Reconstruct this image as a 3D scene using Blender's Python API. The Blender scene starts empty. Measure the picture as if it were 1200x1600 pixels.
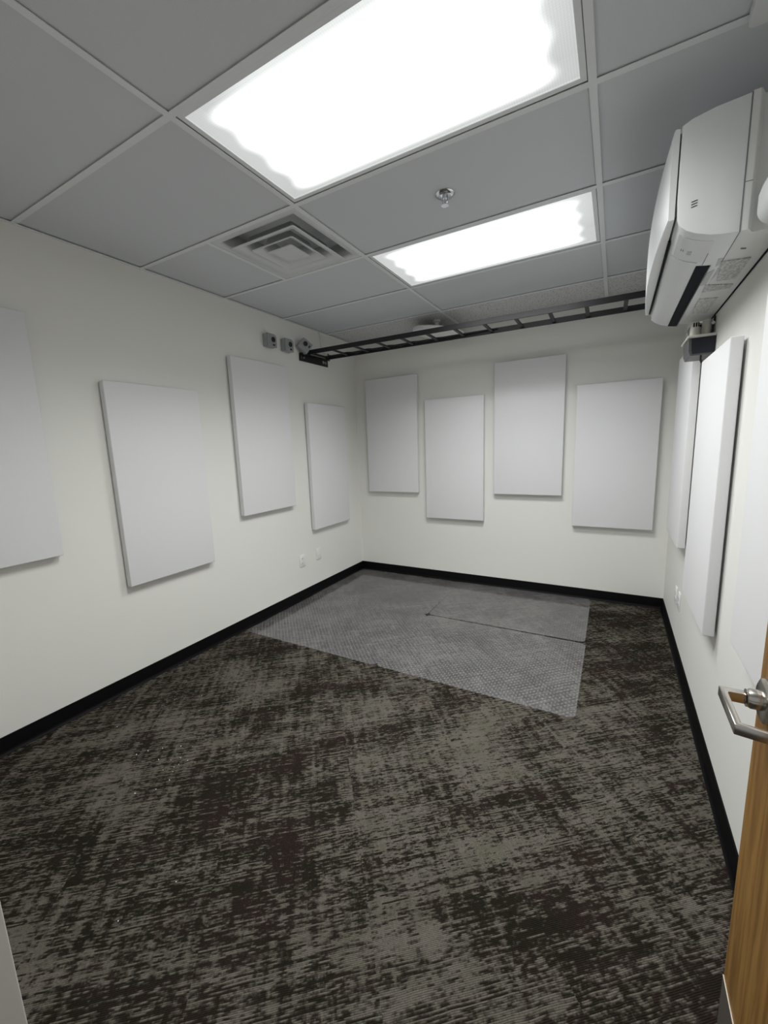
import bpy, bmesh, math, random
from mathutils import Vector, Matrix
random.seed(7)
PI = math.pi
S = bpy.context.scene
COL = S.collection

# ------------------------------------------------------------------ room numbers (metres)
H = 2.5264                      # ceiling height
W = 2.955                       # left wall x=0, right wall x=W, back wall y=0
YF = -3.84                      # inner face of the front wall
T = 0.6096                      # ceiling grid pitch (two feet)
XA = 1.2082                     # main tee
YA = -2.9280                    # cross tee at the near edge of the near light
HB = 0.0903                     # rubber base height

# ------------------------------------------------------------------ materials
def mat(name):
    m = bpy.data.materials.new(name); m.use_nodes = True
    nt = m.node_tree
    b = nt.nodes['Principled BSDF']
    return m, nt, b
def N(nt, typ, **kw):
    n = nt.nodes.new(typ)
    for k, v in kw.items(): setattr(n, k, v)
    return n
def lk(nt, a, b): nt.links.new(a, b)
def math_(nt, op, a, b=None, c=None, clamp=False):
    n = N(nt, 'ShaderNodeMath', operation=op, use_clamp=clamp)
    for i, v in enumerate((a, b, c)):
        if v is None: continue
        if isinstance(v, (int, float)): n.inputs[i].default_value = v
        else: lk(nt, v, n.inputs[i])
    return n.outputs[0]
def smooth(nt, x, lo, hi):
    n = N(nt, 'ShaderNodeMapRange', interpolation_type='SMOOTHSTEP')
    lk(nt, x, n.inputs[0]); n.inputs[1].default_value = lo; n.inputs[2].default_value = hi
    return n.outputs[0]
def mixc(nt, f, a, b):
    n = N(nt, 'ShaderNodeMix', data_type='RGBA')
    if isinstance(f, (int, float)): n.inputs[0].default_value = f
    else: lk(nt, f, n.inputs[0])
    for i, v in ((6, a), (7, b)):
        if isinstance(v, tuple): n.inputs[i].default_value = (*v, 1)
        else: lk(nt, v, n.inputs[i])
    return n.outputs[2]
def noise(nt, vec, scale, detail=2, rough=.5, dims='3D'):
    n = N(nt, 'ShaderNodeTexNoise', noise_dimensions=dims)
    lk(nt, vec, n.inputs['Vector']); n.inputs['Scale'].default_value = scale
    n.inputs['Detail'].default_value = detail; n.inputs['Roughness'].default_value = rough
    return n.outputs[0]
def coord(nt, which='Object'): return N(nt, 'ShaderNodeTexCoord').outputs[which]
def scaled(nt, vec, s, rot=(0, 0, 0)):
    n = N(nt, 'ShaderNodeMapping'); lk(nt, vec, n.inputs[0])
    n.inputs['Scale'].default_value = s; n.inputs['Rotation'].default_value = rot
    return n.outputs[0]
def bump(nt, b, h, strength, dist):
    n = N(nt, 'ShaderNodeBump'); lk(nt, h, n.inputs['Height'])
    n.inputs['Strength'].default_value = strength; n.inputs['Distance'].default_value = dist
    lk(nt, n.outputs[0], b.inputs['Normal'])
def simple(name, col, rough=.5, metal=0, var=.04, scale=30, bmp=0, bscale=200, spec=.5):
    m, nt, b = mat(name)
    c = coord(nt)
    f = noise(nt, c, scale, 3)
    hi = tuple(min(1, x * (1 + var)) for x in col); lo = tuple(x * (1 - var) for x in col)
    lk(nt, mixc(nt, f, lo, hi), b.inputs['Base Color'])
    b.inputs['Roughness'].default_value = rough; b.inputs['Metallic'].default_value = metal
    b.inputs['Specular IOR Level'].default_value = spec
    if bmp: bump(nt, b, noise(nt, c, bscale, 2), bmp, .001)
    return m

M = {}
M['wall'] = simple('wall paint', (.815, .81, .775), .55, var=.012, scale=3, bmp=.35, bscale=260, spec=.35)
M['tile_plain'] = None
def tile_mat(name, speck):
    m, nt, b = mat(name)
    c = coord(nt)
    fine = noise(nt, c, 420, 2, .6)
    base = mixc(nt, fine, (.65, .675, .705), (.73, .755, .785))
    if speck:
        v = N(nt, 'ShaderNodeTexVoronoi'); lk(nt, c, v.inputs['Vector']); v.inputs['Scale'].default_value = 85
        n2 = noise(nt, c, 60, 3, .6)
        d = math_(nt, 'ADD', v.outputs[0], math_(nt, 'MULTIPLY', n2, .9))
        pit = smooth(nt, d, .64, .78)
        base = mixc(nt, pit, (.30, .30, .29), mixc(nt, fine, (.68, .69, .685), (.76, .77, .765)))
        bump(nt, b, pit, .8, .002)
    else:
        bump(nt, b, fine, .5, .001)
    lk(nt, base, b.inputs['Base Color']); b.inputs['Roughness'].default_value = .9
    b.inputs['Specular IOR Level'].default_value = .1
    return m
M['tile'] = tile_mat('ceiling tile fine sand texture', False)
M['tile2'] = tile_mat('ceiling tile pitted texture', True)
M['grid'] = simple('painted ceiling grid steel', (.82, .84, .86), .45, var=.02)
M['base'] = simple('black rubber base', (.0018, .0018, .0024), .55, var=.2, scale=20, spec=.12)
M['fabric'] = None
def fabric():
    m, nt, b = mat('panel fabric light grey')
    c = coord(nt)
    a = noise(nt, scaled(nt, c, (1, 1, .06)), 700, 2)
    d = noise(nt, scaled(nt, c, (.06, .06, 1)), 700, 2)
    w = math_(nt, 'ADD', a, d)
    big = noise(nt, c, 2.2, 3)
    f = math_(nt, 'ADD', math_(nt, 'MULTIPLY', w, .35), math_(nt, 'MULTIPLY', big, .3))
    lk(nt, mixc(nt, f, (.735, .735, .747), (.815, .815, .827)), b.inputs['Base Color'])
    b.inputs['Roughness'].default_value = .92; b.inputs['Specular IOR Level'].default_value = .12
    b.inputs['Sheen Weight'].default_value = .1
    bump(nt, b, w, .3, .0008)
    return m
M['fabric'] = fabric()
M['clip'] = simple('panel mounting clip plastic', (.08, .08, .085), .6)
M['white'] = simple('white plastic', (.80, .81, .80), .35, var=.01)
M['bright'] = simple('bright white enamel', (.92, .92, .91), .4, var=.005)
M['acwhite'] = simple('glossy white casing plastic', (.80, .82, .82), .28, var=.01)
M['acgrey'] = simple('underside casing plastic', (.74, .755, .75), .4, var=.015)
M['acback'] = simple('back casing plastic', (.76, .765, .75), .45, var=.015)
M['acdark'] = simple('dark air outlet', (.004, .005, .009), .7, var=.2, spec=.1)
M['seam'] = simple('dark seam line', (.20, .21, .21), .7)
M['display'] = simple('grey display window', (.40, .42, .42), .2)
M['sticker'] = simple('silver grey sticker', (.52, .53, .52), .4, var=.05)
def printed(name, lo, hi, sx, sy):
    m, nt, b = mat(name)
    c = coord(nt)
    f = noise(nt, scaled(nt, c, (sx, sy, 1)), 1, 2, .6)
    f = smooth(nt, f, .46, .56)
    lk(nt, mixc(nt, f, lo, hi), b.inputs['Base Color']); b.inputs['Roughness'].default_value = .5
    return m
M['print1'] = printed('dense printed wiring sticker', (.42, .42, .40), (.64, .64, .625), 90, 45)
M['print2'] = printed('fine printed text sticker', (.50, .50, .48), (.70, .70, .68), 160, 18)
M['black'] = simple('black powder coat', (.010, .010, .012), .42, var=.15)
M['cable'] = simple('black cable jacket', (.008, .008, .009), .5)
M['boxgrey'] = simple('grey box plastic', (.36, .38, .375), .5, var=.03)
M['boxface'] = simple('grey cover plate', (.30, .315, .32), .45, var=.03)
M['socket'] = simple('black socket', (.010, .010, .012), .4)
M['steel'] = simple('bright bolt steel', (.75, .75, .75), .3, 1)
M['nickel'] = simple('satin nickel', (.60, .575, .53), .24, 1, var=.03, scale=90)
M['chrome'] = simple('chrome', (.72, .74, .76), .12, 1)
M['cream'] = simple('cream pump plastic', (.62, .61, .55), .45, var=.03)
M['tank'] = simple('dark navy pump tank', (.010, .012, .022), .35)
M['tankgrey'] = simple('grey tank end plastic', (.085, .085, .09), .4)
M['frame'] = simple('white painted door frame', (.74, .75, .72), .4, var=.01)
M['kick'] = simple('brushed steel kick plate', (.20, .185, .165), .42, .6, var=.1, scale=60)
M['kickedge'] = simple('bright plate edge', (.75, .66, .52), .4)
M['fleck'] = simple('white plaster fleck', (.85, .85, .83), .6)
def wood():
    m, nt, b = mat('orange maple door veneer')
    c = coord(nt)
    g = noise(nt, scaled(nt, c, (9, 9, .55)), 6, 4, .6)
    f2 = noise(nt, scaled(nt, c, (120, 120, 5)), 4, 2, .6)
    f = math_(nt, 'ADD', math_(nt, 'MULTIPLY', g, .75), math_(nt, 'MULTIPLY', f2, .25))
    f = smooth(nt, f, .34, .66)
    lk(nt, mixc(nt, f, (.185, .088, .018), (.335, .180, .048)), b.inputs['Base Color'])
    b.inputs['Roughness'].default_value = .42
    bump(nt, b, f2, .15, .0006)
    return m
M['wood'] = wood()
M['woodedge'] = simple('maple door edge', (.26, .12, .035), .5, var=.15, scale=60)

def carpet():
    m, nt, b = mat('carpet of grey brown ribs')
    c = coord(nt)
    ang = math.radians(39.6)
    rot = N(nt, 'ShaderNodeVectorRotate', rotation_type='Z_AXIS'); lk(nt, c, rot.inputs[0])
    rot.inputs['Angle'].default_value = -ang
    # slight wobble so ribs are not ruler straight
    sep = N(nt, 'ShaderNodeSeparateXYZ'); lk(nt, rot.outputs[0], sep.inputs[0])
    u, v0 = sep.outputs[0], sep.outputs[1]
    wob = noise(nt, scaled(nt, rot.outputs[0], (14, 14, 1)), 1, 1)
    v = math_(nt, 'ADD', v0, math_(nt, 'MULTIPLY', wob, .006))
    rib = .0046
    rv = math_(nt, 'DIVIDE', v, rib)
    ri = math_(nt, 'FLOOR', rv)
    fr = math_(nt, 'FRACT', rv)
    wn = N(nt, 'ShaderNodeTexWhiteNoise', noise_dimensions='1D'); lk(nt, ri, wn.inputs['W'])
    rr = wn.outputs['Value']
    # plank offset: pattern jumps every half metre across
    pl = math_(nt, 'FLOOR', math_(nt, 'DIVIDE', u, .5))
    pv = math_(nt, 'FLOOR', math_(nt, 'DIVIDE', v0, 1.0))
    wp = N(nt, 'ShaderNodeTexWhiteNoise', noise_dimensions='2D')
    cp = N(nt, 'ShaderNodeCombineXYZ'); lk(nt, pl, cp.inputs[0]); lk(nt, pv, cp.inputs[1]); lk(nt, cp.outputs[0], wp.inputs['Vector'])
    off = math_(nt, 'MULTIPLY', wp.outputs['Value'], 40)
    def vec(x, y, z):
        q = N(nt, 'ShaderNodeCombineXYZ')
        for i, k in enumerate((x, y, z)):
            if isinstance(k, (int, float)): q.inputs[i].default_value = k
            else: lk(nt, k, q.inputs[i])
        return q.outputs[0]
    mul = lambda a, k: math_(nt, 'MULTIPLY', a, k)
    add = lambda a, k: math_(nt, 'ADD', a, k)
    patch = noise(nt, vec(mul(u, 2.4), mul(v, 4.2), mul(off, .012)), 1, 3, .55)
    cross = noise(nt, vec(mul(u, 36), mul(v, 4.5), off), 1, 3, .6)
    along = noise(nt, vec(mul(u, 3.2), mul(v, 30), off), 1, 3, .6)
    dash = noise(nt, vec(mul(u, 34), mul(rr, 300), off), 1, 3, .6)
    line = noise(nt, vec(mul(u, 2.0), mul(rr, 900), off), 1, 2, .5)
    med = noise(nt, vec(mul(u, 26), mul(v, 36), off), 1, 3, .6)
    s = add(mul(patch, 1.45), add(mul(cross, .95), add(mul(along, .4), add(mul(dash, 1.9), add(mul(line, 1.2), mul(med, .5))))))
    s = math_(nt, 'SUBTRACT', s, 3.275)          # zero mean
    f = smooth(nt, s, -.24, .24)
    tint = noise(nt, vec(mul(u, 5), mul(v, 9), 3.3), 1, 3, .6)
    tint2 = noise(nt, vec(mul(u, 9), mul(v, 14), 9.1), 1, 3, .6)
    dark = mixc(nt, smooth(nt, tint, .40, .60), (.017, .0155, .011), (.024, .017, .0145))
    light = mixc(nt, smooth(nt, tint2, .38, .62), (.112, .104, .083), (.134, .119, .101))
    yarn = noise(nt, vec(mul(u, 300), mul(rv, 1.0), 1.7), 1, 2, .7)
    col = mixc(nt, f, dark, light)
    k = add(mul(yarn, 1.2), .40)
    mm = N(nt, 'ShaderNodeMix', data_type='RGBA', blend_type='MULTIPLY'); mm.inputs[0].default_value = 1
    lk(nt, col, mm.inputs[6]); cb = N(nt, 'ShaderNodeCombineXYZ')
    for i in range(3): lk(nt, k, cb.inputs[i])
    lk(nt, cb.outputs[0], mm.inputs[7])
    lk(nt, mm.outputs[2], b.inputs['Base Color'])
    b.inputs['Roughness'].default_value = 1; b.inputs['Specular IOR Level'].default_value = .03
    prof = math_(nt, 'SINE', mul(fr, PI))
    bump(nt, b, add(mul(prof, .8), mul(yarn, .5)), 1.0, .0022)
    return m
M['carpet'] = carpet()

def mat_plastic():
    m, nt, b = mat('clear studded vinyl mat')
    out = nt.nodes['Material Output']; nt.nodes.remove(b)
    c = coord(nt)
    tr = N(nt, 'ShaderNodeBsdfTransparent'); tr.inputs[0].default_value = (.97, .97, .98, 1)
    gl = N(nt, 'ShaderNodeBsdfGlossy'); gl.inputs['Roughness'].default_value = .13
    df = N(nt, 'ShaderNodeBsdfDiffuse'); df.inputs[0].default_value = (.62, .61, .62, 1)
    # round studs on a staggered grid
    sp = 1 / .024
    q = scaled(nt, c, (sp, sp, 0), (0, 0, PI / 4))
    fr = N(nt, 'ShaderNodeVectorMath', operation='FRACTION'); lk(nt, q, fr.inputs[0])
    su = N(nt, 'ShaderNodeVectorMath', operation='SUBTRACT'); lk(nt, fr.outputs[0], su.inputs[0]); su.inputs[1].default_value = (.5, .5, 0)
    ln = N(nt, 'ShaderNodeVectorMath', operation='LENGTH'); lk(nt, su.outputs[0], ln.inputs[0])
    stud = math_(nt, 'SUBTRACT', 1, smooth(nt, ln.outputs['Value'], .105, .18))
    cloud = noise(nt, c, 6, 4, .6)
    haze = math_(nt, 'ADD', math_(nt, 'MULTIPLY', cloud, .06), .026)
    haze = math_(nt, 'ADD', haze, math_(nt, 'MULTIPLY', stud, .27))
    m1 = N(nt, 'ShaderNodeMixShader'); lk(nt, haze, m1.inputs[0]); lk(nt, tr.outputs[0], m1.inputs[1]); lk(nt, df.outputs[0], m1.inputs[2])
    fz = N(nt, 'ShaderNodeFresnel'); fz.inputs['IOR'].default_value = 1.56
    geo = N(nt, 'ShaderNodeNewGeometry'); front = math_(nt, 'SUBTRACT', 1, geo.outputs['Backfacing']); fzf = math_(nt, 'MULTIPLY', fz.outputs[0], front)
    bp = N(nt, 'ShaderNodeBump'); lk(nt, noise(nt, c, 25, 2), bp.inputs['Height']); bp.inputs['Strength'].default_value = .12; bp.inputs['Distance'].default_value = .004
    lk(nt, bp.outputs[0], gl.inputs['Normal'])
    m2 = N(nt, 'ShaderNodeMixShader'); lk(nt, fzf, m2.inputs[0]); lk(nt, m1.outputs[0], m2.inputs[1]); lk(nt, gl.outputs[0], m2.inputs[2])
    lk(nt, m2.outputs[0], out.inputs['Surface'])
    return m
M['mat'] = mat_plastic()

LAMP = 1.6; POWER = 63; SPREAD = 140
def lens():
    # lit prismatic lens: four tubes behind it, dim margin at the tube ends and along the long sides
    m, nt, b = mat('lit prismatic lens')
    out = nt.nodes['Material Output']; nt.nodes.remove(b)
    c = coord(nt)
    sep = N(nt, 'ShaderNodeSeparateXYZ'); lk(nt, c, sep.inputs[0])
    ax = math_(nt, 'ABSOLUTE', sep.outputs[0]); ay = math_(nt, 'ABSOLUTE', sep.outputs[1])
    tube = math_(nt, 'COSINE', math_(nt, 'MULTIPLY', sep.outputs[1], 2 * PI / .145))
    ex = math_(nt, 'SUBTRACT', .480, math_(nt, 'MULTIPLY', tube, .010))
    ex = math_(nt, 'SUBTRACT', ex, ax)
    mx = smooth(nt, ex, -.05, .06)
    my = smooth(nt, math_(nt, 'SUBTRACT', .240, ay), -.02, .05)
    k = math_(nt, 'MULTIPLY', mx, my)
    e = math_(nt, 'ADD', math_(nt, 'MULTIPLY', k, LAMP), .34)
    prism = N(nt, 'ShaderNodeTexChecker'); lk(nt, scaled(nt, c, (1, 1, 0), (0, 0, PI / 4)), prism.inputs[0]); prism.inputs['Scale'].default_value = 180
    e = math_(nt, 'MULTIPLY', e, math_(nt, 'ADD', math_(nt, 'MULTIPLY', prism.outputs['Fac'], .10), .92))
    em = N(nt, 'ShaderNodeEmission'); em.inputs[0].default_value = (.98, 1.0, .985, 1); lk(nt, e, em.inputs[1])
    tr = N(nt, 'ShaderNodeBsdfTransparent'); tr.inputs[0].default_value = (.6, .6, .6, 1)
    ad = N(nt, 'ShaderNodeAddShader'); lk(nt, em.outputs[0], ad.inputs[0]); lk(nt, tr.outputs[0], ad.inputs[1])
    lk(nt, ad.outputs[0], out.inputs['Surface'])
    return m
M['lens'] = lens()

# ------------------------------------------------------------------ mesh helpers
def box(bm, lo, hi, bev=0, seg=2):
    r = bmesh.ops.create_cube(bm, size=1)
    vs = r['verts']
    for v in vs:
        v.co = Vector([lo[i] + (v.co[i] + .5) * (hi[i] - lo[i]) for i in range(3)])
    if bev:
        es = list({e for v in vs for e in v.link_edges})
        bmesh.ops.bevel(bm, geom=es, offset=bev, segments=seg, profile=.5, affect='EDGES')
def cyl(bm, p0, p1, r0, r1=None, seg=32, cap=True):
    r1 = r0 if r1 is None else r1
    p0, p1 = Vector(p0), Vector(p1); d = p1 - p0
    mtx = Matrix.Translation((p0 + p1) / 2) @ d.to_track_quat('Z', 'Y').to_matrix().to_4x4()
    bmesh.ops.create_cone(bm, cap_ends=cap, cap_tris=False, segments=seg, radius1=r0, radius2=r1, depth=d.length, matrix=mtx)
def prism(bm, pts, axis, a, b):
    # polygon pts (2D) swept along axis from a to b; 2D order: x->(y,z), y->(x,z), z->(x,y)
    def P(p, t):
        return {'x': (t, p[0], p[1]), 'y': (p[0], t, p[1]), 'z': (p[0], p[1], t)}[axis]
    A = [bm.verts.new(P(p, a)) for p in pts]; Bv = [bm.verts.new(P(p, b)) for p in pts]
    n = len(pts)
    fs = [bm.faces.new(A), bm.faces.new(Bv[::-1])]
    for i in range(n): fs.append(bm.faces.new((A[i], Bv[i], Bv[(i + 1) % n], A[(i + 1) % n])))
    bmesh.ops.recalc_face_normals(bm, faces=fs)
def lathe(bm, prof, c, axis='z', seg=48):
    # prof: list of (r, h); closed at r=0
    rings = []
    for r, h in prof:
        ring = []
        for k in range(seg):
            a = 2 * PI * k / seg
            p = (r * math.cos(a), r * math.sin(a), h)
            if axis == 'x': p = (h, p[0], p[1])
            if axis == 'y': p = (p[0], h, p[1])
            ring.append(bm.verts.new((c[0] + p[0], c[1] + p[1], c[2] + p[2])))
        rings.append(ring)
    fs = []
    for a, b in zip(rings, rings[1:]):
        for k in range(seg): fs.append(bm.faces.new((a[k], a[(k + 1) % seg], b[(k + 1) % seg], b[k])))
    fs.append(bm.faces.new(rings[0])); fs.append(bm.faces.new(rings[-1][::-1]))
    bmesh.ops.remove_doubles(bm, verts=[v for r in rings for v in r], dist=1e-6)
    bmesh.ops.recalc_face_normals(bm, faces=[f for f in fs if f.is_valid])
def tube(bm, pts, r, seg=10):
    pts = [Vector(p) for p in pts]
    rings = []
    up = Vector((0, 0, 1))
    for i, p in enumerate(pts):
        d = (pts[min(i + 1, len(pts) - 1)] - pts[max(i - 1, 0)]).normalized()
        s = d.cross(up)
        if s.length < 1e-3: s = d.cross(Vector((1, 0, 0)))
        s.normalize(); t = s.cross(d)
        rings.append([bm.verts.new(p + s * r * math.cos(2 * PI * k / seg) + t * r * math.sin(2 * PI * k / seg)) for k in range(seg)])
    fs = []
    for a, b in zip(rings, rings[1:]):
        for k in range(seg): fs.append(bm.faces.new((a[k], a[(k + 1) % seg], b[(k + 1) % seg], b[k])))
    fs.append(bm.faces.new(rings[0])); fs.append(bm.faces.new(rings[-1][::-1]))
    bmesh.ops.recalc_face_normals(bm, faces=fs)
def obj(name, bm, material, parent=None, loc=(0, 0, 0), rot=(0, 0, 0), smooth_deg=35, recenter=True):
    # the mesh is built in its parent's frame (or the world); its own origin goes to its centre
    for f in bm.faces: f.smooth = True
    for e in bm.edges:
        if len(e.link_faces) == 2: e.smooth = e.calc_face_angle(0) < math.radians(smooth_deg)
    c = Vector((0, 0, 0))
    if recenter and bm.verts:
        lo = Vector([min(v.co[i] for v in bm.verts) for i in range(3)]); hi = Vector([max(v.co[i] for v in bm.verts) for i in range(3)])
        c = (lo + hi) / 2
        for v in bm.verts: v.co -= c
    me = bpy.data.meshes.new(name); bm.to_mesh(me); bm.free()
    mats = material if isinstance(material, (list, tuple)) else [material]
    for mm in mats: me.materials.append(mm)
    o = bpy.data.objects.new(name, me); COL.objects.link(o)
    o.location = Vector(loc) + c; o.rotation_euler = rot
    if parent: o.parent = parent
    return o
def tag(o, label, cat, group=None, kind=None):
    o['label'] = label; o['category'] = cat
    if group: o['group'] = group
    if kind: o['kind'] = kind
    return o
def thing(name, loc, label, cat, group=None, rot=(0, 0, 0)):
    o = bpy.data.objects.new(name, None); COL.objects.link(o)
    o.location = loc; o.rotation_euler = rot; o.empty_display_size = .05
    return tag(o, label, cat, group)
def bx(name, lo, hi, material, parent=None, bev=0, seg=2):
    bm = bmesh.new(); box(bm, lo, hi, bev, seg)
    return obj(name, bm, material, parent)
def copy_tree(o):
    r = o.copy(); COL.objects.link(r)
    for ch in list(o.children):
        c = ch.copy(); COL.objects.link(c); c.parent = r
        for g in ch.children:
            d = g.copy(); COL.objects.link(d); d.parent = c
    return r
def lab(o, text): o['label'] = text; return o

# ------------------------------------------------------------------ room shell
TH = .12
tag(bx('floor', (-TH, YF - 1.3, -.1), (W + TH, TH, 0), M['carpet']), 'carpet floor of grey and brown streaked diagonal ribs', 'floor', kind='structure')
bpy.data.objects['floor'].location  # origin stays at the slab centre
tag(bx('wall_left', (-TH, YF - TH, 0), (0, TH, H + .15), M['wall']), 'white painted left wall', 'wall', kind='structure')
tag(bx('wall_back', (0, 0, 0), (W, TH, H + .15), M['wall']), 'white painted back wall', 'wall', kind='structure')
tag(bx('wall_right', (W, YF - TH, 0), (W + TH, TH, H + .15), M['wall']), 'white painted right wall beside the door', 'wall', kind='structure')
DX0, DX1, DZ = 1.92, 2.895, 2.10          # rough opening of the doorway
bm = bmesh.new()
box(bm, (0, YF - TH, 0), (DX0, YF, H + .15)); box(bm, (DX1, YF - TH, 0), (W, YF, H + .15)); box(bm, (DX0, YF - TH, DZ), (DX1, YF, H + .15))
tag(obj('wall_front', bm, M['wall']), 'white painted front wall around the doorway', 'wall', kind='structure')
# door frame (jambs, head, face trim) - the left jamb shows at the lower left of the photo
bm = bmesh.new()
for (a, b) in ((DX0, DX0 + .032), (DX1 - .032, DX1)):
    box(bm, (a, YF - TH - .012, 0), (b, YF + .012, DZ - .03), .002)
box(bm, (DX0, YF - TH - .012, DZ - .03), (DX1, YF + .012, DZ), .002)
box(bm, (DX0 - .04, YF + .001, 0), (DX0, YF + .012, DZ + .04), .002)
box(bm, (DX1, YF + .001, 0), (DX1 + .04, YF + .012, DZ + .04), .002)
box(bm, (DX0 - .04, YF + .001, DZ), (DX1 + .04, YF + .012, DZ + .04), .002)
tag(obj('trim_4', bm, M['frame']), 'white painted door frame at the lower left edge', 'door frame', kind='structure')

# rubber cove base
def cove(name, axis, a, b, off, sgn, label):
    prof = [(0, 0), (0, HB), (.005, HB), (.0065, HB - .004), (.0065, .022), (.009, .012), (.0135, .005), (.018, .0015), (.018, 0)]
    pr = [(off + sgn * p[0], p[1]) for p in prof]
    bm = bmesh.new(); prism(bm, pr, axis, a, b)
    return tag(obj(name, bm, M['base'], smooth_deg=50), label, 'baseboard', kind='structure')
cove('baseboard_left', 'y', YF, 0, 0, 1, 'black rubber base along the left wall')
cove('baseboard_right', 'y', YF + .014, 0, W, -1, 'black rubber base along the right wall')
cove('baseboard_back', 'x', .0065, W - .0065, 0, -1, 'black rubber base along the back wall')
cove('baseboard_front', 'x', .0065, DX0 - .041, YF, 1, 'black rubber base along the front wall')

# suspended ceiling
xs = [0, XA, XA + 2 * T, W]
ys = [YF] + [YA + k * T for k in range(-1, 5)] + [0]
LIGHTS = [(1, 2), (1, 4)]                 # (column, row) cells that hold lights
def cell(c, r): return xs[c], xs[c + 1], ys[r], ys[r + 1]
bm = bmesh.new(); tz0, tz1 = H + .006, H + .03
for c in range(3):
    for r in range(len(ys) - 1):
        if (c, r) in LIGHTS: continue
        x0, x1, y0, y1 = cell(c, r)
        if (c, r) == (0, 3): x1 = XA - T        # the vent takes the right half of this cell
        n0 = len(bm.faces)
        box(bm, (x0 + .006 * (c > 0), y0 + .006, tz0), (x1 - .006, y1 - .006, tz1))
        bm.faces.ensure_lookup_table()
        if r == len(ys) - 2:
            for f in bm.faces[n0:]: f.material_index = 1
# closed deck above so that no light leaks in
box(bm, (-TH, YF - TH, H + .15), (W + TH, TH, H + .20))
ceil = tag(obj('ceiling', bm, [M['tile'], M['tile2']]), 'suspended ceiling of pale grey lay-in tiles', 'ceiling', kind='structure')
bm = bmesh.new(); hw = .012
def bar(x0, x1, y0, y1):
    box(bm, (x0, y0, H), (x1, y1, H + .0022)); xm, ym = (x0 + x1) / 2, (y0 + y1) / 2
for x in xs[1:3]:
    bar(x - hw, x + hw, YF, 0)
    box(bm, (x - .001, YF, H + .002), (x + .001, 0, H + .04))
for y in ys[1:-1]:
    for c in range(3):
        x0, x1 = xs[c] + (hw if c else 0), xs[c + 1] - (hw if c < 2 else 0)
        bar(x0, x1, y - hw, y + hw)
        box(bm, (x0, y - .001, H + .002), (x1, y + .001, H + .04))
bar(XA - T - hw, XA - T + hw, ys[3] + hw, ys[4] - hw)
g = obj('ceiling_grid', bm, M['grid'], recenter=True)
g.parent = ceil; g.location = g.location - ceil.location
# wall angle
def angle_trim(n, lo, hi, lo2, hi2, label):
    bm = bmesh.new(); box(bm, lo, hi); box(bm, lo2, hi2)
    tag(obj('trim_%d' % n, bm, M['grid']), label, 'ceiling trim', kind='structure')
angle_trim(1, (.0003, YF, H - .0015), (.022, 0, H - .0002), (.0003, YF, H - .0002), (.002, 0, H + .02), 'thin ceiling wall angle along the left wall')
angle_trim(2, (.022, -.022, H - .0015), (W - .022, -.0003, H - .0002), (.022, -.002, H - .0002), (W - .022, -.0003, H + .02), 'thin ceiling wall angle along the back wall')
angle_trim(3, (W - .022, YF, H - .0015), (W - .0003, 0, H - .0002), (W - .002, YF, H - .0002), (W - .0003, 0, H + .02), 'thin ceiling wall angle along the right wall')

# ------------------------------------------------------------------ ceiling lights
def make_light():
    t = thing('ceiling_light', (0, 0, 0), 'x', 'light', 'recessed ceiling lights')
    a, b = T - hw - .002, T / 2 - hw - .002
    bm = bmesh.new(); w = .020
    for lo, hi in (((-a, -b), (a, -b + w)), ((-a, b - w), (a, b)), ((-a, -b + w), (-a + w, b - w)), ((a - w, -b + w), (a, b - w))):
        box(bm, (lo[0], lo[1], .0035), (hi[0], hi[1], .011), .0015, 1)
    obj('frame', bm, M['grid'], t)
    bx('lens', (-a + w - .001, -b + w - .001, .0045), (a - w + .001, b - w + .001, .0065), M['lens'], t)
    bm = bmesh.new()
    box(bm, (-a, -b, .090), (a, b, .092))
    for lo, hi in (((-a, -b), (a, -b + .001)), ((-a, b - .001), (a, b)), ((-a, -b + .001), (-a + .001, b - .001)), ((a - .001, -b + .001), (a, b - .001))):
        box(bm, (lo[0], lo[1], .011), (hi[0], hi[1], .090))
    obj('housing', bm, M['boxgrey'], t)
    ld = bpy.data.lights.new('lamp', 'AREA'); ld.shape = 'RECTANGLE'; ld.size = .92; ld.size_y = .40
    ld.energy = POWER; ld.color = (.985, 1.0, .985); ld.spread = math.radians(SPREAD)
    lo_ = bpy.data.objects.new('lamp', ld); COL.objects.link(lo_); lo_.parent = t; lo_.location = (0, 0, .02)
    return t
L1 = make_light()
for k, (c, r) in enumerate(LIGHTS):
    o = L1 if k == 0 else copy_tree(L1)
    x0, x1, y0, y1 = cell(c, r)
    o.location = ((x0 + x1) / 2, (y0 + y1) / 2, H)
    o['label'] = ('nearer, larger lit ceiling light panel cut off by the top of the photo', 'farther lit recessed ceiling light panel just before the black cable ladder')[k]

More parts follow.
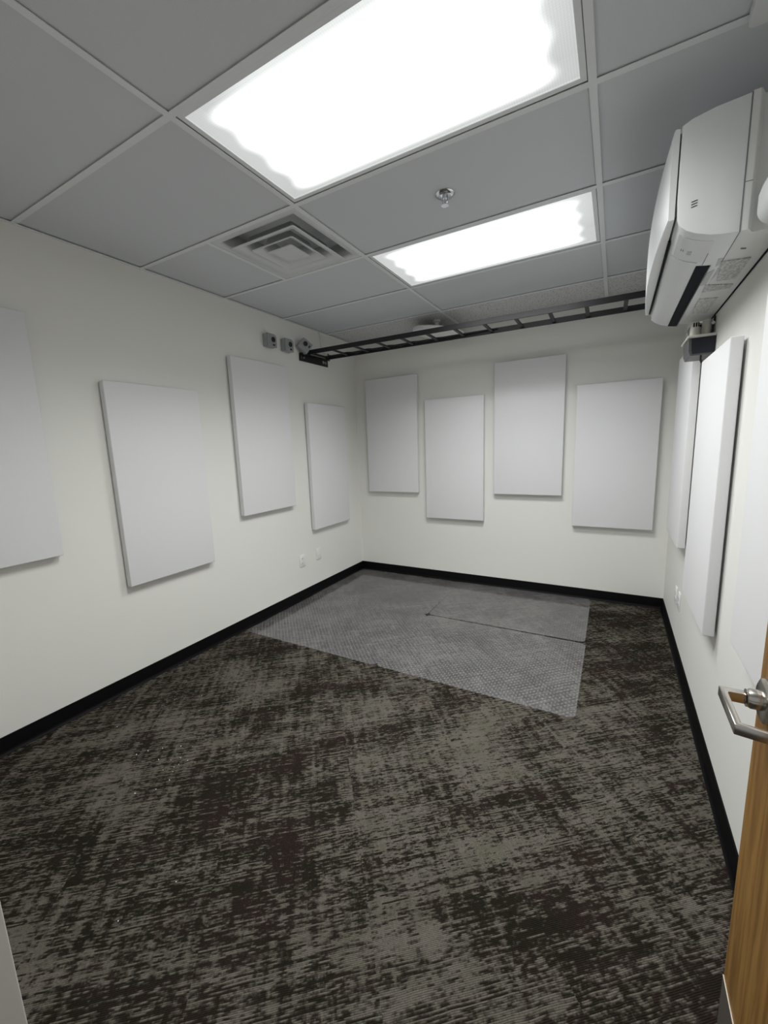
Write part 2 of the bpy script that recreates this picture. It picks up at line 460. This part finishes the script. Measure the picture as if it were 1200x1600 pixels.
# ------------------------------------------------------------------ air diffuser
vx, vy = XA - T / 2, (ys[3] + ys[4]) / 2
vt = thing('air_vent', (vx, vy, H), 'square white ceiling air vent with stepped louvers beside the nearer light', 'air vent')
def sq_ring(bm, levels):
    # levels: (half size, z) loops joined in order
    loops = [[bm.verts.new((sx * h, sy * h, z)) for sx, sy in ((-1, -1), (1, -1), (1, 1), (-1, 1))] for h, z in levels]
    fs = []
    for a, b in zip(loops, loops[1:]):
        for k in range(4): fs.append(bm.faces.new((a[k], a[(k + 1) % 4], b[(k + 1) % 4], b[k])))
    return loops, fs
def louver(name, levels, closed=False):
    bm = bmesh.new(); loops, fs = sq_ring(bm, levels)
    if closed: fs.append(bm.faces.new(loops[-1])); 
    bmesh.ops.recalc_face_normals(bm, faces=fs)
    vert_edges = [e for e in bm.edges if len({round(abs(v.co.x), 5) for v in e.verts} | {0}) >= 2 and abs(abs(e.verts[0].co.x) - abs(e.verts[0].co.y)) < 1e-6 and e.verts[0].co.x * e.verts[1].co.x > 0 and e.verts[0].co.y * e.verts[1].co.y > 0]
    bmesh.ops.bevel(bm, geom=vert_edges, offset=.007, segments=2, profile=.5, affect='EDGES')
    o = obj(name, bm, M['ventwhite'], vt, recenter=False, smooth_deg=50)
    md = o.modifiers.new('thick', 'SOLIDIFY'); md.thickness = .0012; md.offset = 0
    return o
M['ventwhite'] = simple('white vent enamel', (.70, .72, .73), .4, var=.015)
louver('frame', [(.2915, .004), (.2915, .002), (.262, .000), (.250, .012), (.238, .075)])
louver('duct_neck', [(.238, .075), (.190, .115), (.150, .145)], closed=True)
for ho, hi_ in ((.222, .165), (.145, .098)):
    louver('louver', [(ho, -.021), (ho - .003, -.0235), (hi_ + .012, -.008), (hi_, .004), (hi_ - .016, .045)])
louver('center_plate', [(.084, -.022), (.080, -.0255), (.050, -.020), (.030, -.0205)], closed=True)
# ------------------------------------------------------------------ fire sprinkler
sp = thing('fire_sprinkler', (1.824, -2.019, H + .006), 'chrome pendent fire sprinkler in the tile between the two lights', 'sprinkler')
bm = bmesh.new(); lathe(bm, [(0, -.001), (.043, -.001), (.043, -.003), (.036, -.010), (.026, -.012), (.024, -.002), (0, -.002)], (0, 0, 0))
obj('escutcheon', bm, M['chrome'], sp)
bm = bmesh.new(); cyl(bm, (0, 0, 0), (0, 0, -.020), .013, .010, 20)
for s in (-1, 1):
    tube(bm, [(s * .010, 0, -.018), (s * .013, 0, -.028), (s * .009, 0, -.040), (0, 0, -.046)], .0028, 8)
cyl(bm, (0, 0, -.018), (0, 0, -.046), .003, seg=10)
obj('frame_arms', bm, M['chrome'], sp)
bm = bmesh.new(); lathe(bm, [(0, -.045), (.006, -.045), (.017, -.047), (.017, -.0485), (0, -.0485)], (0, 0, 0), seg=24)
obj('deflector', bm, M['chrome'], sp)

# ------------------------------------------------------------------ round fixture behind the ladder
rl = thing('round_ceiling_fixture', (1.075, -.255, H), 'white round saucer fixture hanging below the ceiling behind the black ladder', 'ceiling fixture')
bm = bmesh.new(); lathe(bm, [(0, 0.0055), (.035, .0055), (.035, -.008), (.018, -.014), (.018, -.115), (0, -.115)], (0, 0, 0)); obj('stem', bm, M['white'], rl)
bm = bmesh.new(); lathe(bm, [(0, .022), (.10, .022), (.20, .020), (.230, .014), (.238, .006), (.238, -.014), (.230, -.022), (.20, -.029), (.12, -.036), (0, -.038)], (0, 0, 0), seg=64)
sa = obj('saucer', bm, M['bright'], rl, smooth_deg=60); sa.location = (.015, 0, -.108); sa.rotation_euler = (0, .17, 0)

# ------------------------------------------------------------------ cable ladder
ZL = 2.282; YN0, YN1 = -.815, -.775     # near rail at the left / right wall (the rack is a hair askew)
sk = math.atan2(YN1 - YN0, W)
cl = thing('cable_ladder', (.006, YN0, ZL), 'black steel cable ladder rack spanning wall to wall near the back', 'cable ladder', rot=(0, 0, sk))
LEN = W - .012; LW = .305; RH = .038; RT = .0095
for k in range(2):
    y0 = 0 if k == 0 else LW - RT
    bx('side_rail', (0, y0, 0), (LEN, y0 + RT, RH), M['black'], cl, .001, 1)
for k in range(13):
    x = .034 + .2293 * k
    if x > LEN - .02: break
    bx('rung', (x - .0125, RT, .010), (x + .0125, LW - RT, .0225), M['black'], cl, .002, 1)
for k, (xa_, xb_) in enumerate(((0.0, .04), (LEN - .04, LEN))):
    s = 0 if k == 0 else LEN
    d = 1 if k == 0 else -1
    bm = bmesh.new()
    y0, y1 = -.105, LW + .02
    # plate against the wall with two slots, and the shelf under the rails
    zb, zt = -.066, -.0005
    def slot_plate(x0, x1):
        sl = [(y0 + .025, y0 + .037), (y0 + .052, y0 + .060), (y1 - .085, y1 - .055), (y1 - .038, y1 - .022)]
        z0s, z1s = zb + .022, zt - .016
        box(bm, (x0, y0, zb), (x1, y1, z0s)); box(bm, (x0, y0, z1s), (x1, y1, zt))
        e = y0
        for a, b in sl:
            box(bm, (x0, e, z0s), (x1, a, z1s)); e = b
        box(bm, (x0, e, z0s), (x1, y1, z1s))
    slot_plate(min(s, s + d * .004), max(s, s + d * .004))
    box(bm, (min(s, s + d * .038), y0, -.0045), (max(s, s + d * .038), y1, -.0005))
    obj('wall_bracket', bm, M['black'], cl)
    for yy in (y0 + .056, y1 - .07):
        bm = bmesh.new(); cyl(bm, (s + d * .0035, yy, -.034), (s + d * .011, yy, -.034), .0085, seg=6)
        obj('wall_bolt', bm, M['steel'], cl)
for yy in (-.010, LW + .008):
    bm = bmesh.new()
    tube(bm, [(.03, yy, -.012), (.03, yy, .046), (.03, yy + (.012 if yy < 0 else -.012), .056), (.03, yy + (.022 if yy < 0 else -.022), .046)], .004, 8)
    obj('hook_bolt', bm, M['black'], cl)
# black cable lying along the far rail, sagging between the rungs
bm = bmesh.new()
for off in (0, .0095):
    pts = []
    for i in range(0, 161):
        x = .06 + i * 1.62 / 160
        ph = (x - .034) / .2293
        fade = max(0, min(1, 1.55 - x / 1.1))
        cr = abs(math.cos(PI * ph)) ** 1.6
        pts.append((x + .006, YN0 + LW - RT - .0065 - off - .034 * cr * fade + math.tan(sk) * x, ZL + .0275 - .016 * (1 - abs(math.cos(PI * ph)) ** .5) * fade))
    tube(bm, pts, .0045, 8)
tag(obj('black_cable', bm, M['cable']), 'pair of black cables lying along the far rail of the cable ladder', 'cable')

# ------------------------------------------------------------------ grey boxes on the left wall
def make_wall_box():
    t = thing('wall_box', (0, 0, 0), 'x', 'socket box', 'grey socket boxes by the ladder')
    h = .051
    bm = bmesh.new(); box(bm, (0, -h, -h), (.046, h, h), .006, 3); obj('body', bm, M['boxgrey'], t)
    bm = bmesh.new()
    pr = [(-h, -h), (h, -h), (h, h - .022), (h - .006, h - .008), (h - .022, h), (-h, h)]
    prism(bm, pr, 'x', .0462, .056); obj('cover_plate', bm, M['boxface'], t)
    bm = bmesh.new(); lathe(bm, [(0, .0562), (.021, .0562), (.021, .060), (.017, .062), (.014, .059), (0, .059)], (0, .012, .008), 'x', 28)
    obj('socket', bm, M['socket'], t)
    bm = bmesh.new(); box(bm, (.0562, .004, -.040), (.059, .028, -.027), .001, 1); obj('tab', bm, M['socket'], t)
    for (yy, zz) in ((-.038, .038), (-.038, -.038), (.040, -.042)):
        bm = bmesh.new(); cyl(bm, (.0562, yy, zz), (.0575, yy, zz), .004, seg=10)
        obj('screw', bm, M['boxgrey'], t)
    return t
WB = make_wall_box()
for k, (y, z, rx, txt) in enumerate((
        (-1.303, 2.309, 0, 'upright grey socket box on the left wall, farthest from the cable ladder'),
        (-1.098, 2.309, 0, 'upright grey socket box between the outer box and the tilted box'),
        (-.892, 2.335, .90, 'tilted grey socket box right above the left end of the cable ladder'))):
    o = WB if k == 0 else copy_tree(WB)
    o.location = (.0005 if k < 2 else .036, y, z); o.rotation_euler = (rx, 0, 0 if k < 2 else -.5); o['label'] = txt
# slim white raceway between ceiling and ladder
bm = bmesh.new()
prism(bm, [(-.612, H - .002), (-.556, H - .002), (-.520, 2.34), (-.576, 2.34)], 'x', .0004, .012)
tag(obj('cable_raceway', bm, M['wall']), 'slanting white cable raceway from the ceiling down behind the ladder', 'cable raceway')

# ------------------------------------------------------------------ acoustic panels
PW, PH, PT, GAP = .6, 1.2, .042, .010
def make_panel():
    t = thing('acoustic_panel', (0, 0, 0), 'x', 'acoustic panel', 'light grey acoustic panels')
    # local: x across, y out of the wall, z up, origin at the bottom centre on the wall
    bm = bmesh.new(); box(bm, (-PW / 2, GAP, 0), (PW / 2, GAP + PT, PH), .005, 3)
    obj('fabric_board', bm, M['fabric'], t)
    for sx in (-.18, .18):
        for z in (.25, .95):
            bx('mounting_clip', (sx - .03, 0.0003, z - .02), (sx + .03, GAP - .0003, z + .02), M['clip'], t)
    return t
PN = make_panel()
LOW_L, HI_L = .643, .922
panels = [
    # x, y, z, rotation, label
    (0, -3.258, HI_L, -PI / 2, 'acoustic panel on the left wall cut off by the left photo edge'),
    (0, -2.350, LOW_L, -PI / 2, 'low-hung acoustic panel on the left wall, wholly visible and largest there'),
    (0, -1.446, HI_L, -PI / 2, 'high-hung acoustic panel on the left wall right below the upright grey boxes'),
    (0, -.598, LOW_L, -PI / 2, 'low-hung acoustic panel on the left wall beside the back corner'),
    (.461, 0, .926, PI, 'high-hung acoustic panel on the back wall beside the left corner'),
    (1.150, 0, .665, PI, 'low-hung acoustic panel on the back wall, second from the left corner'),
    (1.849, 0, .934, PI, 'high-hung acoustic panel on the back wall, third from the left corner'),
    (2.541, 0, .670, PI, 'low-hung acoustic panel on the back wall nearest the right corner'),
    (W, -.650, .745, PI / 2, 'acoustic panel on the right wall nearest the back corner, under the pump'),
    (W, -1.585, .590, PI / 2, 'middle acoustic panel on the right wall, hung lower with its grey side showing'),
    (W, -2.605, .757, PI / 2, 'acoustic panel on the right wall next to the wooden door'),
]
for k, (x, y, z, rz, txt) in enumerate(panels):
    o = PN if k == 0 else copy_tree(PN)
    o.location = (x, y, z); o.rotation_euler = (0, 0, rz); o['label'] = txt

# ------------------------------------------------------------------ outlets
def outlet(loc, rz, label, blank=False):
    t = thing('wall_outlet', loc, label, 'outlet', 'wall outlets near the floor', rot=(0, 0, rz))
    bm = bmesh.new(); box(bm, (-.035, .0004, -.057), (.035, .007, .057), .0025, 2); obj('cover_plate', bm, M['white'], t)
    if not blank:
        for s in (-1, 1):
            bm = bmesh.new(); lathe(bm, [(0, .0072), (.0165, .0072), (.0165, .009), (0, .009)], (0, 0, s * .0215), 'y', 24)
            r = obj('receptacle', bm, M['white'], t)
            bm = bmesh.new()
            for q in (-.006, .006): box(bm, (q - .0012, .0091, s * .0215 - .002), (q + .0012, .0096, s * .0215 + .006))
            cyl(bm, (0, .0091, s * .0215 - .008), (0, .0096, s * .0215 - .008), .0024, seg=10)
            sl = obj('slots', bm, M['acdark'], r); sl.location = sl.location - r.location
        bm = bmesh.new(); cyl(bm, (0, .0071, 0), (0, .0082, 0), .003, seg=10); obj('screw', bm, M['steel'], t)
    else:
        bx('data_insert', (-.017, .0072, -.050), (.017, .0095, -.012), M['acback'], t, .001, 1)
        bm = bmesh.new(); cyl(bm, (0, .0071, .042), (0, .0082, .042), .003, seg=10); obj('screw', bm, M['steel'], t)
    return t
outlet((0, -1.066, .376), -PI / 2, 'white duplex outlet on the left wall, farther from the back corner')
outlet((0, -.816, .384), -PI / 2, 'white data plate on the left wall, nearer the back corner', True)
outlet((W, -.700, .365), PI / 2, 'white outlet on the right wall, nearer the back corner of the pair')
outlet((W, -.850, .374), PI / 2, 'white outlet on the right wall, nearer the door of the pair')

# ------------------------------------------------------------------ clear chair mats
def make_mat(w, d):
    r = .038; pts = []
    for cx, cy, a0 in ((w / 2 - r, d / 2 - r, 0), (-w / 2 + r, d / 2 - r, 90), (-w / 2 + r, -d / 2 + r, 180), (w / 2 - r, -d / 2 + r, 270)):
        for k in range(7):
            a = math.radians(a0 + 15 * k); pts.append((cx + r * math.cos(a), cy + r * math.sin(a)))
    bm = bmesh.new(); prism(bm, pts, 'z', .0010, .0034)
    return obj('chair_mat', bm, M['mat'], recenter=False)
MT = make_mat(1.200, .889)
for k, (x, y, rz, txt) in enumerate((
        (.631, -1.378, 0, 'clear chair mat along the left wall, nearer the camera'),
        (.620, -.4875, 0, 'clear chair mat in the back left corner'),
        (1.822, -.470, .006, 'clear chair mat along the back wall, right of the corner mat'),
        (1.8317, -1.376, 0, 'clear chair mat in front right with rounded corner on open carpet'))):
    o = MT if k == 0 else copy_tree(MT)
    o.location = (x, y, 0); o.rotation_euler = (0, 0, rz)
    tag(o, txt, 'chair mat', 'clear chair mats on the carpet')

# ------------------------------------------------------------------ air conditioner (x measured out from the right wall)
Y0, Y1 = -2.25, -1.08
ac = thing('air_conditioner', (W, (Y0 + Y1) / 2, 2.03), 'white wall-mounted split air conditioner on the right wall by the ceiling', 'air conditioner')
def L(p): return (p[0] - W, p[1] - (Y0 + Y1) / 2, p[2] - 2.03)       # world to the unit's frame
X = lambda d: W - d
def acpart(name, bm, m, parent=ac, deg=35):
    for v in bm.verts: v.co = Vector(L(v.co))
    o = obj(name, bm, m, ac, smooth_deg=deg)
    return o
# front cover: rounded bottom, near-flat top
prof = [(.118, 2.388), (.20, 2.382), (.255, 2.371), (.279, 2.360), (.2795, 2.25), (.279, 2.15), (.276, 2.098), (.268, 2.078), (.250, 2.060), (.225, 2.046), (.19, 2.0335), (.16, 2.028), (.118, 2.0245)]
bm = bmesh.new(); prism(bm, [(X(d), z) for d, z in prof], 'y', Y0, Y1)
es = [e for e in bm.edges if abs(e.verts[0].co.y - e.verts[1].co.y) < 1e-6]
bmesh.ops.bevel(bm, geom=es, offset=.004, segments=2, profile=.5, affect='EDGES')
acpart('casing', bm, M['acwhite'])
# back casing
bm = bmesh.new()
prism(bm, [(X(.0005), Y0 + .030), (X(.0005), Y1 - .0001), (X(.1165), Y1 - .0001), (X(.1165), Y0 + .0001), (X(.100), Y0 + .0001), (X(.097), Y0 + .002), (X(.084), Y0 + .030)], 'z', 2.0262, 2.390)
acpart('back_casing', bm, M['acback'], deg=25)
bm = bmesh.new(); box(bm, (X(.1165), Y0 - .0008, 2.156), (X(.0985), Y0 + .001, 2.1575)); acpart('casing_seam', bm, M['seam'])
# bowed front panel
bm = bmesh.new(); n = 28; rows = []
zz = [2.100, 2.104, 2.16, 2.25, 2.32, 2.350, 2.355]
ins = [.004, .0, -.001, -.002, -.001, .001, .005]
for i in range(n + 1):
    t = i / n; y = Y0 + .0005 + (Y1 - Y0 - .001) * t
    bow = .020 * (1 - (2 * t - 1) ** 2)
    row = [bm.verts.new((X(.2995 + bow - q), y, z)) for z, q in zip(zz, ins)]
    row += [bm.verts.new((X(.2835), y, z)) for z in (2.353, 2.102)]
    rows.append(row)
fs = []
for a, b in zip(rows, rows[1:]):
    for k in range(len(a)): fs.append(bm.faces.new((a[k], b[k], b[(k + 1) % len(a)], a[(k + 1) % len(a)])))
fs.append(bm.faces.new(rows[0])); fs.append(bm.faces.new(rows[-1][::-1]))
bmesh.ops.recalc_face_normals(bm, faces=fs)
acpart('front_panel', bm, M['acwhite'], deg=30)
bm = bmesh.new(); box(bm, (X(.2836), Y0 + .012, 2.112), (X(.2785), Y1 - .012, 2.345)); acpart('panel_recess', bm, M['seam'])
# dark slit under the panel and lower lip
bm = bmesh.new(); prism(bm, [(X(.2845), 2.1012), (X(.2785), 2.1008), (X(.2788), 2.0935), (X(.2822), 2.0945)], 'y', Y0 + .16, Y1 - .03); acpart('intake_slit', bm, M['acdark'])
# vane: follows the bottom curve, a shell 4 mm proud
def shell(d_list, off, ya_, yb_, name, m, bev=0):
    import bisect
    def pt(d, o):
        # profile points ordered by falling d
        q = sorted([p for p in prof if p[1] < 2.09 and p[0] >= .118])
        for a, b in zip(q, q[1:]):
            if a[0] - 1e-9 <= d <= b[0] + 1e-9:
                k = (d - a[0]) / (b[0] - a[0]); z = a[1] + k * (b[1] - a[1])
                nx, nz = (b[1] - a[1]), -(b[0] - a[0]); l = math.hypot(nx, nz)
                return (X(d + o * nx / l), z + o * nz / l)
        return (X(d), 2.05)
    up = [pt(d, .0004) for d in d_list]; dn = [pt(d, off) for d in d_list]
    bm = bmesh.new(); prism(bm, up + dn[::-1], 'y', ya_, yb_)
    return acpart(name, bm, m)
dl = [.267, .26, .25, .238, .225, .21, .20, .19]
shell(dl, .0045, -2.020, Y1 + .012, 'vane', M['acgrey'])
shell([.262, .25, .238, .225, .21, .20, .185, .172], .0012, -2.205, -2.024, 'display_panel', M['acgrey'])
shell([.188, .18, .17, .16, .148], .0012, -1.985, Y1 + .03, 'air_outlet', M['acdark'])
shell([.147, .145], .004, -1.985, Y1 + .03, 'outlet_lip', M['seam'])
shell([.228, .222, .216], .0022, -2.112, -2.082, 'display_window', M['display'])
shell([.2415, .2395], .0022, -2.112, -2.100, 'indicator_mark', M['seam'])
shell([.2475, .2455], .0022, -2.112, -2.100, 'indicator_mark', M['seam'])
shell([.171, .170], .0016, -2.10, -1.985, 'display_seam', M['seam'])
# seam between front cover and back casing
bm = bmesh.new()
box(bm, (X(.1185), Y0 - .0006, 2.0255), (X(.1163), Y0 + .003, 2.387)); box(bm, (X(.1185), Y0 + .003, 2.0232), (X(.1165), -2.0, 2.0260)); acpart('cover_seam', bm, M['seam'])
bm = bmesh.new(); box(bm, (X(.0065), Y0 + .031, 2.0235), (X(.0004), Y1 - .001, 2.0262)); acpart('wall_gap_shadow', bm, M['acdark'])  # dark strip painted in for the shadow line where the underside meets the wall
# three slanted dashes on the end cap
bm = bmesh.new()
for k in range(3):
    z = 2.139 - .0075 * k
    prism(bm, [(2.7125, z - .0016), (2.7275, z + .0012), (2.7275, z + .0034), (2.7125, z + .0006)], 'y', Y0 - .0008, Y0 + .001)
lab(acpart('end_cap_mark', bm, M['acdark']), 'three short dark slanted dashes')
# stickers on the underside
def sticker(name, pts, z, m, lb=None):
    bm = bmesh.new(); prism(bm, pts, 'z', z - .0012, z + .004)
    o = acpart(name, bm, m)
    if lb: lab(o, lb)
sticker('sticker', [(2.838, -2.006), (2.919, -1.992), (2.921, -1.774), (2.86, -1.786)], 2.0235, M['print1'], 'printed warning sticker')
sticker('sticker', [(2.829, -1.755), (2.927, -1.70), (2.925, -1.655), (2.832, -1.655)], 2.0242, M['print1'], 'small printed sticker')
sticker('sticker', [(2.835, -1.555), (2.908, -1.53), (2.909, -1.27), (2.845, -1.30)], 2.0235, M['print2'], 'sticker with fine lines of text')
bm = bmesh.new(); ptsd = [(2.817 + 0, -1.87)]
ptsd = [(2.812, -1.90), (2.828, -1.935), (2.846, -1.93), (2.850, -1.88), (2.832, -1.755), (2.814, -1.75)]
sticker('sticker', ptsd, 2.0262, M['sticker'], 'plain silver grey sticker')
sticker('sticker', [(2.822, -2.04), (2.838, -2.045), (2.838, -1.985), (2.827, -1.96)], 2.0255, M['sticker'])
bm = bmesh.new(); prism(bm, [(2.87, -2.10), (2.885, -2.092), (2.885, -2.087), (2.87, -2.095)], 'z', 2.0235, 2.03); acpart('screw_slot', bm, M['seam'])

# ------------------------------------------------------------------ white pipe cover leaving the unit
bm = bmesh.new()
a = []
for k in range(0, 9):
    t = PI / 2 * k / 8; a.append((W - .048 - .044 * math.sin(t), 2.052 - .044 * math.cos(t)))
pc = [(W - .0004, 2.008)] + a + [(W - .092, 2.09), (W - .085, 2.115), (W - .06, 2.13), (W - .0004, 2.13)]
prism(bm, pc, 'y', YF + .02, -2.285)
es = [e for e in bm.edges if abs(e.verts[0].co.y + 2.285) < 1e-5 and abs(e.verts[1].co.y + 2.285) < 1e-5]
bmesh.ops.bevel(bm, geom=es, offset=.014, segments=4, profile=.5, affect='EDGES')
tag(obj('pipe_cover', bm, M['white'], smooth_deg=50), 'rounded white pipe cover at the right photo edge beside the air conditioner', 'pipe cover')
# ceiling plate at the top right corner of the photo
cp_ = thing('ceiling_box', (2.872, -2.40, H + .006), 'white rounded ceiling box at the top right photo corner', 'ceiling box')
bm = bmesh.new(); pts = []
for cx, cy, a0 in ((.055, .065, 0), (-.055, .065, 90), (-.055, -.065, 180), (.055, -.065, 270)):
    for k in range(6):
        aa = math.radians(a0 + 18 * k); pts.append((cx + .018 * math.cos(aa), cy + .018 * math.sin(aa)))
prism(bm, pts, 'z', -.030, -.0005)
obj('body', bm, M['white'], cp_)
bm = bmesh.new(); lathe(bm, [(0, -.030), (.022, -.030), (.022, -.036), (.014, -.042), (0, -.043)], (.02, .0, 0), seg=24); obj('knob', bm, M['white'], cp_)

# ------------------------------------------------------------------ condensate pump under the unit
cpump = thing('condensate_pump', (W, -1.15, 1.92), 'small cream and navy drain pump on the wall under the air conditioner', 'pump')
def pp(name, bm, m, deg=35):
    for v in bm.verts: v.co -= Vector((W, -1.15, 1.92))
    return obj(name, bm, m, cpump, smooth_deg=deg)
bm = bmesh.new(); prism(bm, [(W - .108, 1.912), (W - .106, 1.850), (W - .098, 1.832), (W - .004, 1.832), (W - .001, 1.85), (W - .001, 1.912)], 'y', -1.270, -1.075); pp('tank', bm, M['tank'])
bm = bmesh.new(); prism(bm, [(W - .1105, 1.911), (W - .1085, 1.849), (W - .1005, 1.827), (W - .092, 1.827), (W - .097, 1.850), (W - .100, 1.911)], 'y', -1.273, -1.072); pp('tank_side', bm, M['tankgrey'])
bm = bmesh.new(); box(bm, (W - .098, -1.271, 1.826), (W - .002, -1.07, 1.8345)); pp('tank_foot', bm, M['tankgrey'])
bm = bmesh.new(); box(bm, (W - .118, -1.288, 1.912), (W - .0008, -1.035, 1.924), .004, 2); pp('lid', bm, M['cream'])
bm = bmesh.new(); cyl(bm, (W - .085, -1.225, 1.923), (W - .085, -1.225, 1.998), .0215, .018, 24); o = pp('float_housing', bm, M['cream'])
bm = bmesh.new()
for aa in (-1.9, -1.35, -.8): 
    c, s = math.cos(aa), math.sin(aa); 
    cyl(bm, (W - .085 + c * .0186, -1.225 + s * .0186, 1.970), (W - .085 + c * .0182, -1.225 + s * .0182, 1.990), .0032, seg=8)
pp('vent_slots', bm, M['acdark'])
bm = bmesh.new(); cyl(bm, (W - .032, -1.20, 1.923), (W - .032, -1.20, 2.004), .0215, .0205, 24); pp('motor_housing', bm, M['cream'])
bm = bmesh.new()
lathe(bm, [(.024, 0), (.040, 0), (.040, .05), (.024, .05), (.024, 0)], (W - .066, -1.15, 1.968), 'y', 32); pp('motor_ring', bm, M['boxgrey'])
bm = bmesh.new(); box(bm, (W - .092, -1.11, 1.923), (W - .04, -1.05, 1.985), .008, 3); pp('motor_block', bm, M['cream'])
bm = bmesh.new(); tube(bm, [(W - .013, -1.225, 1.926), (W - .011, -1.225, 1.965), (W - .006, -1.222, 1.99), (W - .006, -1.216, 2.015)], .005, 8); pp('drain_hose', bm, M['cable'])
bm = bmesh.new(); lathe(bm, [(0, 0), (.008, 0), (.008, .010), (0, .010)], (W - .012, -1.232, 1.982), 'y', 16); pp('hose_clamp', bm, M['chrome'])
bm = bmesh.new(); tube(bm, [(W - .055, -1.262, 1.828), (W - .055, -1.262, 1.80), (W - .035, -1.25, 1.76), (W - .008, -1.24, 1.70), (W - .006, -1.24, 1.45), (W - .006, -1.24, 1.2)], .004, 8); pp('power_cord', bm, M['cable'])

# ------------------------------------------------------------------ door, open against the right side
DXF = 2.820; DYL = -2.930; DWID = .905; DTH = .0445
hx, hy = 2.8165, DYL - DWID
door = bmesh.new(); box(door, (DXF, hy, .012), (DXF + DTH, DYL, 2.065), .0015, 1)
d = obj('door_1', door, [M['wood'], M['woodedge']])
for p in d.data.polygons:
    if abs(p.normal.x) < .5: p.material_index = 1
tag(d, 'open orange maple door at the right photo edge', 'door', kind='structure')
def dpart(name, bm, m, parent=d, deg=35):
    base = d.location.copy()
    if parent is not d: base = base + parent.location
    for v in bm.verts: v.co -= base
    return obj(name, bm, m, parent, smooth_deg=deg)
bm = bmesh.new(); box(bm, (DXF - .0016, hy + .02, .014), (DXF - .0002, DYL - .0005, .2075)); lab(dpart('kick_plate', bm, M['kick']), 'dark brushed metal kick plate')
bm = bmesh.new(); box(bm, (DXF - .0020, hy + .02, .2075), (DXF - .0002, DYL - .0005, .2095)); dpart('kick_plate_edge', bm, M['kickedge'])
# lever handle: rose, neck, return lever
RY, RZ = -2.998, .935
bm = bmesh.new(); lathe(bm, [(0, -.0005), (.0415, -.0005), (.0425, -.004), (.041, -.011), (.034, -.0145), (0, -.0145)], (DXF, RY, RZ), 'x', 40)
hd = lab(dpart('door_handle', bm, M['nickel'], deg=30), 'satin nickel return lever on a round rose')
bm = bmesh.new(); lathe(bm, [(0, -.0146), (.0185, -.0146), (.0185, -.030), (.0165, -.033), (.0165, -.036), (0, -.036)], (DXF, RY, RZ), 'x', 28)
dpart('neck', bm, M['nickel'], hd)
bm = bmesh.new()
xo, xi = DXF - .076, DXF - .065
prism(bm, [(DXF - .0365, RY + .0085), (xo, RY + .0085), (xo, RY - .118), (DXF - .012, RY - .128), (DXF - .012, RY - .119), (xi, RY - .109), (xi, RY - .0085), (DXF - .0365, RY - .0085)], 'z', RZ - .010, RZ + .010)
bmesh.ops.bevel(bm, geom=list(bm.edges), offset=.0018, segments=2, profile=.5, affect='EDGES')
dpart('lever', bm, M['nickel'], hd, 30)
# hinges on the jamb side
for z in (.25, 1.05, 1.85):
    bm = bmesh.new(); cyl(bm, (DXF - .006, hy - .001, z), (DXF - .006, hy - .001, z + .1), .006, seg=14); dpart('hinge', bm, M['nickel'])

# ------------------------------------------------------------------ white flecks on the carpet
me_f = []
for k in range(4):
    bm = bmesh.new(); bmesh.ops.create_icosphere(bm, subdivisions=1, radius=1)
    for v in bm.verts: v.co = Vector((v.co.x * random.uniform(.6, 1.3), v.co.y * random.uniform(.5, 1.0), v.co.z * random.uniform(.5, .9)))
    bmesh.ops.recalc_face_normals(bm, faces=bm.faces)
    me = bpy.data.meshes.new('fleck'); bm.to_mesh(me); bm.free(); me.materials.append(M['fleck']); me_f.append(me)
fl = FLECKS = [(.627, -2.979, 3.0), (.892, -3.042, 3.0), (.825, -3.155, 3.2), (.755, -2.57, 2.2), (1.267, -3.459, 2.6), (.675, -2.935, 2.2), (.745, -2.885, 3.0),
      (.60, -3.02, 3.2), (.80, -2.86, 2.0), (.73, -2.99, 2.8), (.815, -2.935, 2.8), (.86, -2.93, 2.6), (.845, -2.965, 2.2), (.84, -2.985, 2.0), (.86, -3.005, 2.2),
      (.81, -3.02, 2.4), (.785, -2.965, 1.8), (.885, -3.10, 2.2), (.90, -2.92, 1.6), (.52, -2.72, 1.8), (.30, -2.95, 2.4), (.38, -3.02, 1.6), (.58, -2.66, 1.8), (.47, -2.56, 1.8), (.68, -2.50, 1.8), (.36, -2.66, 1.6), (1.0, -2.75, 1.8), (1.06, -3.35, 2.0), (1.32, -3.30, 2.2), (.93, -2.47, 1.8)]
for k, (x, y, r) in enumerate(fl):
    o = bpy.data.objects.new('plaster_fleck', me_f[k % 4]); COL.objects.link(o)
    o.location = (x, y, .0005 + r * .0006); o.scale = (r * .001,) * 3; o.rotation_euler = (0, 0, random.uniform(0, 6))
    tag(o, 'tiny white fleck of debris on the streaked carpet near the left wall', 'debris', 'white flecks on the carpet')

# ------------------------------------------------------------------ camera, world, colour
f_px = 638.2624
cam = bpy.data.cameras.new('camera'); co = bpy.data.objects.new('camera', cam); COL.objects.link(co)
R = [[0.8725668376, 0.4872406971, -0.0349802366], [0.0487462280, -0.1580995268, -0.9862192175], [-0.4860564978, 0.8588370292, -0.1617035503]]
r, dn, fw = (Vector(a) for a in R)
mw = Matrix((( r.x, -dn.x, -fw.x, 2.543898), (r.y, -dn.y, -fw.y, -3.946053), (r.z, -dn.z, -fw.z, 1.433337), (0, 0, 0, 1)))
co.matrix_world = mw
cam.sensor_fit = 'VERTICAL'; cam.sensor_height = 24; cam.lens = f_px * 24 / 1600
cam.clip_start = .02; cam.clip_end = 50
S.camera = co
w = bpy.data.worlds.new('world'); S.world = w; w.use_nodes = True
bg = w.node_tree.nodes['Background']; bg.inputs[0].default_value = (.95, .97, 1.0, 1); bg.inputs[1].default_value = .35
S.view_settings.view_transform = 'Standard'; S.view_settings.look = 'None'
S.view_settings.exposure = 0; S.view_settings.gamma = 1; S.view_settings.use_curve_mapping = False
